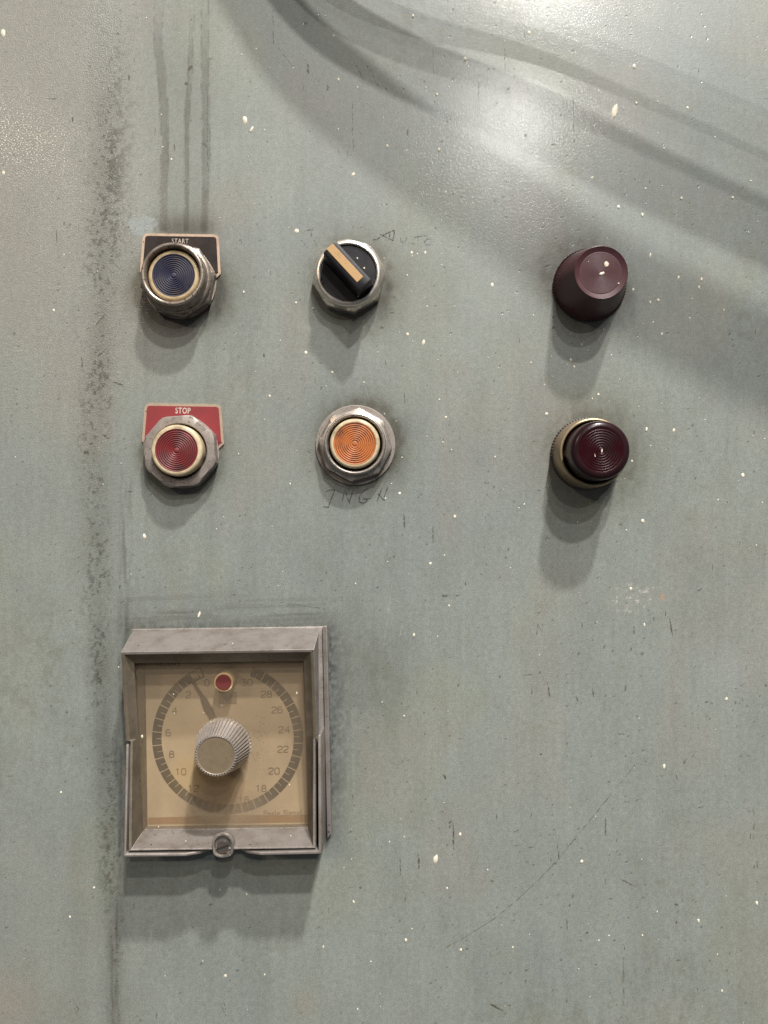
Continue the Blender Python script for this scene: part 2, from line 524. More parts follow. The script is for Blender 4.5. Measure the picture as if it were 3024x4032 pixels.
    tint(0.75 * sstep(1.06, 0.92, r), (0.235, 0.268, 0.268))

    # hand grime round each control
    def halo(c, R, fall, amt, dx=0, dy=0, seed=60, k=0.42):
        d = np.hypot(px - c[0] - dx, py - c[1] - dy)
        g = np.exp(-np.clip(d - R, 0, None) / fall) * (0.25 + 1.1 * vnoise(px, py, 26, 34, seed, 4, 0.6))
        dark(1.75 * amt * g, k, (1.06, 0.97, 0.84))
    halo(CENT['start'], 150, 34, 0.62, 8, 10, 61)
    halo(CENT['start'], 120, 30, 0.7, -60, 25, 62)
    halo(CENT['start'], 120, 50, 0.5, 55, 40, 66)
    halo(CENT['stop'], 150, 30, 0.5, 8, 6, 63)
    halo(CENT['stop'], 130, 26, 0.45, -35, 20, 67)
    halo(CENT['selector'], 140, 52, 0.55, 18, -12, 64)
    halo(CENT['selector'], 120, 50, 0.6, 35, 60, 68)
    halo(CENT['orange'], 150, 42, 0.62, 22, -22, 65)
    halo(CENT['orange'], 140, 34, 0.5, 18, 26, 69)
    halo(CENT['maroon'], 130, 46, 0.62, -50, -50, 70)
    halo(CENT['maroon'], 130, 40, 0.5, 30, 40, 71)
    halo(CENT['pilot'], 130, 60, 0.5, 20, -45, 72)
    halo(CENT['pilot'], 130, 70, 0.38, 50, 40, 73)

    # grime round the timer, worked in along its right side and brushed above it
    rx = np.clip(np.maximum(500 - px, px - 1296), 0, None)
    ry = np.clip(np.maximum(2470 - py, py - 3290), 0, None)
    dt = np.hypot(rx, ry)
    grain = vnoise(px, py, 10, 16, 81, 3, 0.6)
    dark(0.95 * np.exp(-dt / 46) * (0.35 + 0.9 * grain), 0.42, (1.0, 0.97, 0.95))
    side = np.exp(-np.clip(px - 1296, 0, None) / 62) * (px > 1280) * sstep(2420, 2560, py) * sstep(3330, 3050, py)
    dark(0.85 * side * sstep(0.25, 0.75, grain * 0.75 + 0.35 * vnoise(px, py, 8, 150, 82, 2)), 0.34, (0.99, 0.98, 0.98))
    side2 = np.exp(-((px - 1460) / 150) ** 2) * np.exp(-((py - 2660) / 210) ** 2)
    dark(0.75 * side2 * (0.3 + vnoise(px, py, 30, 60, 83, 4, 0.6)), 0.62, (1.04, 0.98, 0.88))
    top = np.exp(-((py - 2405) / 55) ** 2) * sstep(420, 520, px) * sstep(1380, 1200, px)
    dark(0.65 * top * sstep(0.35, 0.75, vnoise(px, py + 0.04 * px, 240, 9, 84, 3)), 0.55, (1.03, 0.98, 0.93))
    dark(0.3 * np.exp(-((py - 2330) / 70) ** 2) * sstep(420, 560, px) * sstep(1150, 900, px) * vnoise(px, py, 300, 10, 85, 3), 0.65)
    # faint oily runs between the two left buttons and down to the timer
    runs = sstep(0.55, 0.8, vnoise(px, py, 34, 1800, 86, 2)) * sstep(480, 600, px) * sstep(960, 840, px) * sstep(1150, 1350, py) * sstep(2400, 2200, py)
    dark(0.35 * runs, 0.74, (0.99, 1.0, 0.97))
    # pale abraded patch on the right with specks of bare undercoat
    ab = np.exp(-(((px - 2495) / 90) ** 2 + ((py - 2350) / 52) ** 2))
    tint(0.25 * ab, (0.28, 0.27, 0.245))
    tint(0.7 * ab * sstep(0.72, 0.82, vnoise(px, py, 13, 13, 91, 2)), (0.62, 0.58, 0.52))
    tint(0.8 * np.exp(-(((px - 2608) / 8) ** 2 + ((py - 2350) / 12) ** 2)), (0.40, 0.22, 0.15))
    # rusty smear low in the middle, pale wipes on the right
    tint(0.35 * np.exp(-(((px - 1200) / 60) ** 2 + ((py - 3950) / 60) ** 2)), (0.24, 0.20, 0.15))
    tint(0.4 * np.exp(-(((px - 2850) / 90) ** 2 + ((py - 2640) / 90) ** 2)), (0.27, 0.29, 0.285))
    # pepper of small dark pits, more of them low right and near the timer
    pit = vnoise(px, py, 11, 13, 95, 2)
    dens = 0.012 + 0.02 * sstep(1200, 2600, py) * sstep(1300, 1900, px)
    dark(0.85 * sstep(0.895 - dens, 0.93 - dens, pit), 0.35)
    height -= sstep(0.87, 0.93, pit) * 0.5

    rough = 0.44 + 0.10 * (n2 - 0.5) + 0.10 * dust + 0.25 * np.clip(prof * 0.5 + side, 0, 1)
    rough += 0.10 * sstep(1800, 3200, py)
    bumpy = 0.10 + 0.45 * dust + 0.3 * prof

    ny = nx * nz
    co = np.empty((ny + 2 * (nx + nz) * 1, 3))
    co[:ny, 0] = X * S
    co[:ny, 1] = 0
    co[:ny, 2] = Z * S
    # turned edge of the sheet
    idx = np.arange(ny).reshape(nz, nx)
    rim = np.concatenate([idx[0, :], idx[1:, -1], idx[-1, -2::-1], idx[-2:0:-1, 0]])
    co = np.vstack([co[:ny], co[rim] + np.array([0, 0.02, 0])])
    q = np.stack([idx[:-1, :-1], idx[:-1, 1:], idx[1:, 1:], idx[1:, :-1]], -1).reshape(-1, 4)
    nr = len(rim)
    r0 = rim; r1 = np.roll(rim, -1)
    b0 = ny + np.arange(nr); b1 = np.roll(b0, -1)
    q = np.vstack([q, np.stack([r0, b0, b1, r1], -1)])
    me = bpy.data.meshes.new("panel")
    me.vertices.add(len(co))
    me.vertices.foreach_set("co", co.ravel())
    me.loops.add(q.size)
    me.loops.foreach_set("vertex_index", q.ravel().astype(np.int32))
    me.polygons.add(len(q))
    me.polygons.foreach_set("loop_start", np.arange(0, q.size, 4, dtype=np.int32))
    me.update(calc_edges=True)
    me.validate()
    pad = len(co) - ny
    def attr(name, rgb):
        a = me.attributes.new(name, 'FLOAT_COLOR', 'POINT')
        full = np.ones((len(co), 4), dtype=np.float32)
        full[:ny, :3] = rgb
        full[ny:, :3] = rgb[rim]
        a.data.foreach_set("color", full.ravel())
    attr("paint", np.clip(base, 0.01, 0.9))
    attr("surface", np.stack([rough, height, bumpy], 1))
    o = bpy.data.objects.new("panel", me)
    COL.objects.link(o)

    m, nt, b = new_mat("grey_green_panel_paint")
    a1 = N(nt, "ShaderNodeAttribute", attribute_name="paint")
    a2 = N(nt, "ShaderNodeAttribute", attribute_name="surface")
    sep = N(nt, "ShaderNodeSeparateColor")
    nt.links.new(a2.outputs["Color"], sep.inputs[0])
    g1 = noise(nt, 1500, 3, 0.65)
    g2 = noise(nt, 420, 3, 0.6)
    def grey(f, a, bb, lo, hi):
        r = ramp(nt, f, a, bb, lo, hi)
        c = N(nt, "ShaderNodeCombineColor")
        for k in range(3):
            nt.links.new(r, c.inputs[k])
        return c.outputs[0]
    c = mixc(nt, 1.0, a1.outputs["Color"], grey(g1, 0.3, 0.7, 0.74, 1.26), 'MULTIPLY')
    c = mixc(nt, 1.0, c, grey(g2, 0.3, 0.7, 0.91, 1.09), 'MULTIPLY')
    nt.links.new(c, b.inputs["Base Color"])
    nt.links.new(sep.outputs[0], b.inputs["Roughness"])
    b.inputs["Specular IOR Level"].default_value = 0.5
    # orange peel + settled dust + the relief of runs and crust
    p1 = noise(nt, 760, 2, 0.5)
    p2 = ramp(nt, noise(nt, 1250, 2, 0.6), 0.42, 0.72)
    mm = N(nt, "ShaderNodeMath", operation='MULTIPLY')
    nt.links.new(p2, mm.inputs[0])
    nt.links.new(sep.outputs[2], mm.inputs[1])
    m2 = N(nt, "ShaderNodeMath", operation='MULTIPLY_ADD')
    nt.links.new(p1, m2.inputs[0])
    m2.inputs[1].default_value = 0.22
    nt.links.new(mm.outputs[0], m2.inputs[2])
    ad = N(nt, "ShaderNodeMath", operation='ADD')
    nt.links.new(m2.outputs[0], ad.inputs[0])
    nt.links.new(sep.outputs[1], ad.inputs[1])
    bump(nt, b, ad.outputs[0], 1.0, 0.16)
    nt.links.new(b.inputs["Normal"].links[0].from_socket, b.inputs["Coat Normal"])
    b.inputs["Coat Weight"].default_value = 0.40
    b.inputs["Coat Roughness"].default_value = 0.13
    me.materials.append(m)
    o["kind"] = "structure"
    o["label"] = "grey-green painted steel machine panel, stained and flecked with paint"
    return o
panel = build_panel()

# splashes of cream paint on the panel (uncountable fine specks, one raised mesh)
def blob_geo(vs, fs, x, z, h, rx, rz, rot, thick, n=9):
    b = len(vs)
    ca, sa = math.cos(rot), math.sin(rot)
    for ring, (k, t) in enumerate(((1.0, 0.0), (0.72, 0.75))):
        for i in range(n):
            a = 2 * math.pi * i / n
            w = k * (1 + random.uniform(-0.18, 0.18))
            u, v = rx * w * math.cos(a), rz * w * math.sin(a)
            vs.append(V(x + u * ca - v * sa, z + u * sa + v * ca, h + thick * t))
    vs.append(V(x, z, h + thick))
    for i in range(n):
        j = (i + 1) % n
        fs.append((b + i, b + j, b + n + j, b + n + i))
        fs.append((b + n + i, b + n + j, b + 2 * n))

KEEP_OUT = [(c[0], c[1], 150) for c in CENT.values()]
def free(px, py):
    if 470 < px < 1310 and 2450 < py < 3390:
        return False
    return all(math.hypot(px - a, py - b) > r for a, b, r in KEEP_OUT)

vs, fs = [], []
BIG = [(2420, 438, 12, 31, -14), (1715, 3384, 9, 19, -12), (1168, 910, 9, 10, 0), (965, 472, 9, 16, 8), (990, 510, 5, 14, -25),
       (12, 130, 9, 14, 0), (2497, 262, 7, 10, 0), (1626, 62, 6, 7, 0), (2505, 405, 5, 6, 0), (1333, 314, 5, 8, 0),
       (1832, 232, 6, 8, 0), (1728, 588, 6, 8, 0), (569, 2112, 7, 10, 10), (784, 2420, 5, 15, -18), (2860, 2752, 6, 8, -20),
       (2615, 3018, 5, 10, -8), (2290, 3392, 7, 6, 20), (1812, 3286, 5, 8, 0), (2980, 3556, 5, 9, 0), (2750, 3625, 5, 9, 0),
       (2885, 778, 6, 7, 0), (2529, 845, 5, 8, 0), (2683, 780, 5, 8, 0), (2435, 815, 6, 7, 0), (1630, 2500, 5, 8, -15),
       (2560, 1005, 4, 10, -10), (2762, 1100, 4, 8, -10), (2752, 1132, 4, 7, -12), (2592, 1182, 6, 6, 0), (2560, 1190, 4, 7, 0),
       (960, 1150, 4, 6, 0), (2545, 1690, 5, 9, -12), (2530, 2052, 7, 8, 0), (1598, 3702, 5, 8, 0), (1815, 3740, 5, 7, -20),
       (275, 3610, 4, 6, 0), (240, 3120, 4, 5, 0), (370, 3495, 4, 5, 0), (1720, 372, 5, 7, 0), (1525, 575, 5, 7, 0)]
for x, y, rx, ry, a in BIG:
    X, Z = P(x, y)
    blob_geo(vs, fs, X, Z, 0.02, rx / PXMM, ry / PXMM, math.radians(a), 0.35)
count = 0
while count < 430:
    x = random.uniform(-200, 3220)
    y = random.uniform(-250, 4280)
    w = 0.15 + 0.85 * min(1, max(0, (x - 300) / 900))
    w *= 1.0 if y < 2300 else 0.45
    if x > 2200 and 700 < y < 2200: w *= 1.6
    w *= 0.35 + 1.3 * (0.5 + 0.5 * math.sin(x * 0.0061 + 1.3 * math.sin(y * 0.0043)) * math.cos(y * 0.0052 + 0.8 * math.sin(x * 0.0035)))
    if random.random() > w / 1.6 or not free(x, y):
        continue
    s = min(6.5, random.lognormvariate(0.70, 0.52))
    X, Z = P(x, y)
    blob_geo(vs, fs, X, Z, 0.02, s / PXMM, s * random.uniform(0.9, 1.6) / PXMM, random.uniform(-0.3, 0.3), 0.2, 7)
    count += 1
sp = mesh_obj("paint_speck", vs, fs, M['speck'], panel)
sp["kind"] = "stuff"
sp["label"] = "fine cream paint specks splashed over the panel"

# dark nicks and scuffs in the paint
def nick(vs, fs, x, y, L, w, ang):
    X, Z = P(x, y)
    L /= PXMM; w /= PXMM
    ca, sa = math.cos(math.radians(ang)), math.sin(math.radians(ang))
    b = len(vs)
    pts = [(-0.5, 0.15), (-0.2, 0.5), (0.1, 0.35), (0.5, 0.1), (0.5, -0.1), (0.15, -0.5), (-0.25, -0.35), (-0.5, -0.1)]
    for u, v in pts:
        u *= L; v *= w * random.uniform(0.7, 1.3)
        vs.append(V(X + u * ca - v * sa, Z + u * sa + v * ca, 0.03))
    fs.append(tuple(range(b, b + 8)))
vs, fs = [], []
NICKS = [(1213, 270, 42, 10, 96), (1290, 345, 26, 8, 92), (1605, 522, 30, 6, 88), (1592, 2053, 56, 8, 95), (1704, 2103, 72, 6, 92),
         (1746, 1740, 34, 7, 96), (1593, 1568, 46, 5, 94), (1785, 3292, 108, 7, 92), (1648, 3392, 64, 9, 94), (1576, 3410, 70, 6, 92),
         (2232, 3640, 50, 6, 94), (2384, 3256, 74, 6, 90), (2200, 3365, 40, 5, 92),
         (1752, 2346, 26, 10, 2), (2160, 2715, 60, 8, 100), (2272, 2752, 28, 7, 110), (2335, 2727, 40, 7, 98), (2094, 2722, 28, 4, 90),
         (2080, 2657, 40, 4, 3), (2450, 2890, 30, 5, 2), (2590, 2850, 22, 4, 2), (2642, 2467, 76, 7, 100), (2573, 2438, 20, 6, 90),
         (1750, 3058, 22, 12, 120), (2130, 2970, 12, 8, 20), (2760, 3178, 26, 4, 10), (2600, 3055, 26, 5, 2), (2860, 3032, 20, 4, 2),
         (2155, 1046, 32, 7, 24), (2180, 1290, 12, 10, 60), (2180, 1250, 10, 8, 40), (507, 305, 26, 12, 100), (465, 132, 14, 10, 0),
         (750, 268, 24, 18, 60), (735, 330, 18, 16, 0), (808, 572, 22, 14, -30), (687, 580, 26, 8, 100), (286, 470, 22, 7, 95),
         (223, 930, 60, 5, 92), (1625, 960, 14, 10, 10), (1040, 1400, 10, 14, 0), (1504, 1290, 14, 10, 10), (1944, 1500, 10, 6, 0),
         (455, 580, 14, 10, 0), (440, 600, 12, 10, 30), (395, 1260, 70, 6, 50), (405, 1322, 16, 8, 20), (395, 1395, 34, 8, 40),
         (323, 1430, 56, 6, 94), (465, 1510, 40, 8, -15), (420, 1720, 30, 12, -30), (340, 1780, 26, 18, 30), (360, 1745, 18, 10, 50),
         (455, 3655, 10, 12, 0), (2005, 3960, 14, 10, 60), (1985, 3835, 10, 8, 0), (2010, 3830, 10, 8, 90), (2405, 3540, 12, 10, 0),
         (2312, 3672, 12, 8, 20), (2186, 3400, 12, 8, 20), (2663, 3632, 12, 8, 80), (2700, 3702, 12, 8, 0), (2664, 3562, 18, 10, 0),
         (1838, 3736, 14, 9, 0), (2028, 3330, 26, 6, 5), (2092, 3336, 24, 5, 10), (2034, 3272, 26, 5, 20), (2016, 3312, 10, 6, 90),
         (1955, 3966, 60, 12, -25), (2470, 3475, 70, 6, -25), (2155, 62, 10, 8, 0), (2065, 132, 30, 5, 92), (1948, 10, 20, 8, -10)]
for nk in NICKS:
    nick(vs, fs, *nk)
for k in range(130):
    x, y = random.uniform(60, 3000), random.uniform(60, 4000)
    if random.random() < 0.5:
        x, y = random.uniform(1350, 3000), random.uniform(2200, 3900)
    if not free(x, y): continue
    if random.random() < 0.6:
        nick(vs, fs, x, y, random.uniform(8, 30), random.uniform(2.5, 5), random.gauss(92, 6))
    else:
        nick(vs, fs, x, y, random.uniform(6, 16), random.uniform(3, 6), random.uniform(-30, 30))
sc = mesh_obj("scuff_mark", vs, fs, M['scuff'], panel, smooth=0)
sc["kind"] = "stuff"
sc["label"] = "short dark nicks and scuffs in the paint"

def strokes(name, polys, w, mat, label, h=0.04):
    pl = [[P(*q) for q in s] for s in polys]
    v, f = ribbon(pl, h, w / PXMM)
    o = mesh_obj(name, v, f, mat, panel, smooth=0)
    o["label"] = label
    return o
def wob(a, b, n=14, amp=3):
    out = []
    for i in range(n + 1):
        t = i / n
        out.append((a[0] + (b[0] - a[0]) * t + random.uniform(-amp, amp), a[1] + (b[1] - a[1]) * t + random.uniform(-amp, amp)))
    return out
long_sc = [(1745, 3738), (1850, 3678), (1950, 3615), (2040, 3540), (2130, 3455), (2200, 3380), (2290, 3270), (2380, 3160), (2500, 3012)]
strokes("diagonal_scratch", [long_sc], 4.5, M['scratch_brown'], "long diagonal brown scratch across the lower right")
strokes('brown_streak', [wob((2967, 3180), (2967, 3310), 10, 2), wob((2454, 3770), (2455, 3960), 14, 1), wob((2386, 3220), (2384, 3292), 8, 1)], 8, M['streak'], 'faint brown vertical streaks low on the right')
pale = [wob((1545, 2290), (1510, 2560), 20, 2), wob((1575, 2940), (1640, 3180), 20, 2), wob((1985, 2780), (1975, 3000), 16, 2),
        wob((1010, 200), (1170, 290), 14, 2), wob((1400, 370), (1560, 500), 14, 2), wob((1440, 405), (1468, 425), 4, 1), wob((1375, 1380), (1450, 1560), 12, 2),
        wob((1585, 2450), (1570, 2530), 12, 2), wob((1620, 3080), (1650, 3250), 12, 2), wob((2380, 3800), (2385, 3950), 12, 2)]
strokes("pale_scratch", pale, 3, M['scuff_pale'], "thin pale scratches through the paint")
hair = [wob((1393, 590), (1390, 545), 5, 1), wob((1075, 40), (1076, 175), 8, 1), wob((1388, 400), (1388, 540), 8, 1), wob((1885, 290), (1883, 400), 8, 1),
        wob((1988, 190), (1988, 290), 8, 1), wob((2258, 390), (2260, 560), 8, 1), wob((1705, 190), (1707, 290), 6, 1), wob((1395, 240), (1430, 310), 6, 2),
        wob((1445, 255), (1490, 340), 6, 2), wob((1095, 190), (1160, 270), 6, 2), wob((815, 330), (820, 700), 20, 2), wob((1285, 2400), (1100, 2370), 10, 3)]
strokes("hairline_mark", hair, 3, M['pencil_faint'], "faint dark hairline marks on the upper panel")

# handwriting in pencil and marker
def zz(ox, oy, k, polys):
    return [[(ox + k * a, oy + k * b) for a, b in s] for s in polys]
strokes("handwriting", zz(1180, 1540, 0.2773, [
    [(375, 1425), (440, 1402), (505, 1405)], [(498, 1400), (470, 1480), (435, 1570), (402, 1662)], [(330, 1640), (370, 1650), (412, 1640)],
    [(598, 1575), (620, 1490), (642, 1395), (668, 1490), (705, 1585), (735, 1480), (768, 1382)],
    [(995, 1380), (930, 1400), (870, 1455), (842, 1520), (855, 1580), (905, 1592), (948, 1570), (962, 1528)], [(898, 1530), (955, 1532), (1012, 1522)],
    [(1098, 1568), (1130, 1480), (1168, 1375)], [(1108, 1455), (1150, 1500), (1207, 1558)], [(1200, 1505), (1225, 1430), (1257, 1348)]]),
    4.6, M['pencil'], "letters J N G N handwritten in dark pencil under the orange button")
strokes("handwriting", zz(1140, 860, 0.3617, [
    [(905, 236), (960, 225), (1000, 192), (1070, 160), (1142, 126)], [(1142, 126), (1138, 185), (1126, 242)], [(985, 172), (1050, 205), (1130, 240)], [(1092, 165), (1088, 205)]]),
    5, M['pencil'], "letter A handwritten beside the selector switch")
strokes("handwriting", zz(1140, 860, 0.3617, [
    [(1212, 205), (1208, 245), (1235, 262), (1268, 240), (1276, 200)], [(1350, 208), (1420, 195), (1500, 186)], [(1398, 178), (1396, 230), (1390, 285)],
    [(1545, 222), (1495, 228), (1466, 258), (1482, 288), (1520, 290), (1548, 272)],
    [(130, 238), (165, 280), (205, 325)], [(172, 138), (245, 118), (240, 165), (232, 205)], [(262, 228), (285, 270), (300, 312)]]),
    4.4, M['pencil_faint'], "faint handwritten letters u t o and strokes round the selector")
strokes("handwriting", [[(2113, 2500), (2118, 2458)], [(2120, 2456), (2133, 2498), (2137, 2452)]],
        3.4, M['pencil_faint'], "small handwritten letter N right of the timer")
strokes("handwriting", [[(870, 3955), (880, 3945), (888, 3965), (884, 3990), (875, 3970), (870, 3955)], [(884, 3990), (890, 4000)],
        [(290, 3975), (305, 3962), (310, 3972), (295, 3985)], [(1050, 3715), (1056, 3725), (1050, 3735)]],
        3, M['pencil_faint'], "faint small loops at the bottom edge")

# ------------------------------------------------------------------ push buttons
def ring_insert(r_out, h, n, amp, centre=1.0):
    """concentric moulded rings, centre button raised"""
    prof = [(r_out, h - 0.5), (r_out, h)]
    steps = 8
    for i in range(n * steps):
        t = i / (n * steps)
        r = r_out - 0.25 - (r_out - 0.25 - centre) * t
        prof.append((r, h - amp * (0.5 - 0.5 * math.cos(2 * math.pi * n * t))))
    prof += [(centre, h), (centre * 0.5, h + 0.08), (0.05, h + 0.1)]
    return lathe(prof, 96)

def arc(cx, ch, r, a0, a1, n=6):
    return [(cx + r * math.cos(math.radians(a0 + (a1 - a0) * i / n)), ch + r * math.sin(math.radians(a0 + (a1 - a0) * i / n))) for i in range(n + 1)]

def cap_and_insert(root, rim_mat, ins_mat, h_top, r_cap=12.9, r_ins=10.75):
    prof = [(r_cap, 1.5), (r_cap, h_top - 2.2)] + arc(r_cap - 1.6, h_top - 1.6, 1.6, 0, 90, 7) + [(r_ins + 0.05, h_top), (r_ins, h_top - 0.6)]
    v, f = lathe(prof, 96, close_top=True)
    cap = mesh_obj("button_cap", v, f, rim_mat, root)
    v, f = ring_insert(r_ins - 0.05, h_top + 0.02, 9, 0.42, 1.05)
    ins = mesh_obj("colour_insert", v, f, ins_mat, cap)
    return cap

def legend_plate(root, c, corners, circ_r, mat, word, tx, ty, size, sx, bold, rot):
    """plate outline from its four corners plus the round collar below, as one solid sheet"""
    cx, cz = P(*c)
    pts = [(P(a, b, 1.0)[0] - cx, P(a, b, 1.0)[1] - cz) for a, b in corners]      # TL TR BR BL
    def rounded(p0, p1, p2, r, n=5):
        p0, p1, p2 = Vector(p0), Vector(p1), Vector(p2)
        a = p1 + (p0 - p1).normalized() * r
        b = p1 + (p2 - p1).normalized() * r
        return [tuple((a * (1 - t) ** 2 + p1 * 2 * t * (1 - t) + b * t * t)) for t in [i / n for i in range(n + 1)]]
    TL, TR, BR, BL = pts
    aBR = math.atan2(BR[1] - 1.0, BR[0] - 1.6)
    out = rounded(BL, TL, TR, 3.0) + rounded(TL, TR, BR, 3.0) + rounded(TR, BR, (BR[0] - 4, BR[1] - 1.5), 0.8, 3)
    a0 = math.atan2(BR[1] - 2.2, circ_r * 0.98)
    a1 = math.pi - math.atan2(BL[1] - 2.2, circ_r * 0.98)
    a1 = math.atan2(BL[1] - 2.2, -circ_r * 0.98) % (2 * math.pi) - 2 * math.pi
    for i in range(33):
        a = a0 + (a1 - a0) * i / 32
        out.append((circ_r * math.cos(a), circ_r * math.sin(a)))
    out += rounded((BL[0] + 4, BL[1] - 1.5), BL, TL, 0.8, 3)
    n = len(out)
    cen = Vector((0, 0))
    def solid(outline, h0, h1):
        vs = [V(x, z, h1) for x, z in outline] + [V(x, z, h0) for x, z in outline]
        m = len(outline)
        fs = [tuple(reversed(range(m)))] + [((i + 1) % m, i, m + i, m + (i + 1) % m) for i in range(m)]
        return vs, fs
    v, f = solid(out, 0.05, 0.9)
    plate = mesh_obj("legend_plate", v, f, M['bronze'], root, smooth=30)
    # coloured enamel field inset from the bare edge
    w = 1.35
    ins = []
    for i in range(n):
        p = Vector(out[i]); a = Vector(out[i - 1]); b = Vector(out[(i + 1) % n])
        t = (b - a).normalized()
        nr = Vector((t.y, -t.x))                   # outline runs clockwise
        q = p + nr * w
        ins.append((q.x, q.y))
    v, f = solid(ins, 0.9, 1.02)
    mesh_obj("enamel_field", v, f, mat, plate, smooth=0)
    X, Z = P(tx, ty, 1.1)
    text_mesh("lettering", word, X - cx, Z - cz, 1.06, size, sx, M['letter'], plate, bold, rot, 1.12)
    return plate

# START
c = CENT['start']
X, Z = P(*c)
b1 = thing("push_button", "dark blue ribbed push button under the black START plate", "push button", X, Z, group="push buttons")
legend_plate(b1, c, [(563, 918), (861, 923), (869, 1080), (550, 1072)], 18.9, M['plate_black'], "START", 709, 950, 3.5, 0.80, -0.02, -1.2)
v, f = lathe([(19.0, 1.0), (octo(19.6, 10), 1.05), (octo(19.7, 10), 6.0), (octo(19.0, 10), 6.9), (17.6, 7.3), (14.0, 7.4)], 192, close_top=False)
mesh_obj("ring_nut", v, f, M['zinc_dirty'], b1)
v, f = lathe([(18.0, 7.35), (17.9, 8.9), (17.5, 9.4), (16.6, 9.7), (16.3, 10.3), (16.15, 14.0)] + arc(14.95, 14.9, 1.15, 0, 180, 10) + [(13.65, 13.0), (13.6, 4.0)], 128, close_top=False)
mesh_obj("guard_ring", v, f, M['zinc_dirty'], b1)
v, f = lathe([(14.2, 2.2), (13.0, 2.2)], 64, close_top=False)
mesh_obj("bore_shade_ring", v, f, M['gap'], b1)  # shade in the bore round the cap, painted as a near-black ring
cap_and_insert(b1, M['cream_dirty'], M['blue'], 13.6, 13.15, 10.85)

# STOP
c = CENT['stop']
X, Z = P(*c)
b2 = thing("push_button", "red ribbed push button under the red STOP plate", "push button", X, Z, group="push buttons")
legend_plate(b2, c, [(570, 1587), (870, 1592), (882, 1750), (558, 1738)], 18.9, M['plate_red'], "STOP", 720, 1618, 4.3, 0.72, 0.10, -1.0)
v, f = lathe([(19.0, 1.0), (octo(19.7, 27), 1.05), (octo(19.7, 27), 6.6), (octo(19.7, 27, 19.0), 7.7), (17.9, 8.2), (14.6, 8.35), (14.1, 7.9), (14.0, 2.0)], 192, close_top=False)
mesh_obj("ring_nut", v, f, M['zinc_grey'], b2)
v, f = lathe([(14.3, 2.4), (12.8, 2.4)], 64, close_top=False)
mesh_obj("bore_shade_ring", v, f, M['gap'], b2)  # near-black ring painting the shade inside the nut
cap_and_insert(b2, M['cream'], M['red'], 13.6, 13.1, 10.85)

# orange
c = CENT['orange']
X, Z = P(*c)
b3 = thing("push_button", "orange ribbed push button in a bare chromed ring, no plate", "push button", X, Z, group="push buttons")
v, f = lathe([(20.9, 0.02), (20.9, 1.1), (20.6, 1.4), (16, 1.4)], 128, close_top=False)
mesh_obj("washer", v, f, M['zinc_grey'], b3)
v, f = lathe([(octo(19.4, 39), 1.45), (octo(19.4, 39), 5.4), (octo(18.8, 39), 6.1), (16.6, 6.5), (16.1, 6.6)] + arc(15.05, 7.9, 0.95, 0, 180, 8) + [(13.9, 6.5), (13.8, 1.5)], 192, close_top=False)
mesh_obj("ring_nut", v, f, M['zinc'], b3)
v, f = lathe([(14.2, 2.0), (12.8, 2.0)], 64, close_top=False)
mesh_obj("bore_shade_ring", v, f, M['gap'], b3)  # shade at the foot of the bore, put in as a dark ring
cap_and_insert(b3, M['cream'], M['orange'], 10.2, 12.85, 10.9)

# ------------------------------------------------------------------ selector switch
c = CENT['selector']
X, Z = P(*c)
s1 = thing("selector_switch", "black rotary selector with a yellowed stripe, turned to upper left", "selector switch", X, Z)
v, f = lathe([(octo(19.4, 8), 0.05), (octo(19.4, 8), 4.0), (octo(19.4, 8, 18.5), 6.2), (17.4, 7.4), (17.2, 8.6), (16.9, 9.6), (16.2, 10.2), (15.2, 10.3), (14.6, 9.9), (14.4, 8.4)], 192, close_top=False)
mesh_obj("ring_nut", v, f, M['chrome'], s1)
v, f = lathe([(14.42, 6.0), (14.42, 8.9), (14.0, 9.2), (0.05, 9.2)], 96)
mesh_obj("dial_disc", v, f, M['black'], s1)
# grip bar with finger ridges along both flanks
def grip():
    vs, fs = [], []
    L, hb, ht = 13.2, 9.0, 21.4
    n = 60
    rows = []
    for i in range(n + 1):
        u = -L + 2 * L * i / n
        lim = math.sqrt(max(0.0, 14.2 ** 2 - u * u))
        ridge = 0.22 * (1 if i % 2 else 0) if 3 < i < n - 3 else 0
        row = []
        for w, h, k in ((5.5, hb, 0), (4.9, hb + 4, 1), (4.4, ht - 1.2, 1), (3.9, ht - 0.35, 0), (3.2, ht - 0.1, 0)):
            row.append((min(w + ridge * k, lim + 1.2), h))
        e = 1.0 if 0 < i < n else 0.94
        rows.append([( u * (1 - 0.02 * (h - hb) / 11), w * e, h) for w, h in row])
    for r in rows:
        for (u, w, h) in r: vs.append((u, w, h))
        for (u, w, h) in reversed(r): vs.append((u, -w, h))
    m = 10
    for i in range(n):
        for k in range(m - 1):
            fs.append((i * m + k, i * m + k + 1, (i + 1) * m + k + 1, (i + 1) * m + k))
    fs.append(tuple(range(m)))
    fs.append(tuple(reversed(range(n * m, n * m + m))))
    return vs, fs
ANG = math.radians(-47.3)
ca, sa = math.cos(ANG), math.sin(ANG)
gv, gf = grip()
v = [V(u * ca - w * sa, u * sa + w * ca, h) for u, w, h in gv]
hd = mesh_obj("handle", v, gf, M['black'], s1, smooth=28)
def obox(u0, u1, w0, w1, h0, h1):
    pts = [(u, w) for u, w in ((u0, w0), (u1, w0), (u1, w1), (u0, w1))]
    vs = [V(u * ca - w * sa, u * sa + w * ca, h) for h in (h0, h1) for u, w in pts]
    return vs, [(3, 2, 1, 0), (4, 5, 6, 7), (0, 1, 5, 4), (1, 2, 6, 5), (2, 3, 7, 6), (3, 0, 4, 7)]
v, f = obox(-13.0, 9.5, -2.1, 2.1, 20.9, 21.52)
st = mesh_obj("indicator_stripe", v, f, M['gold'], hd, smooth=0)
bevel(st, 0.15)
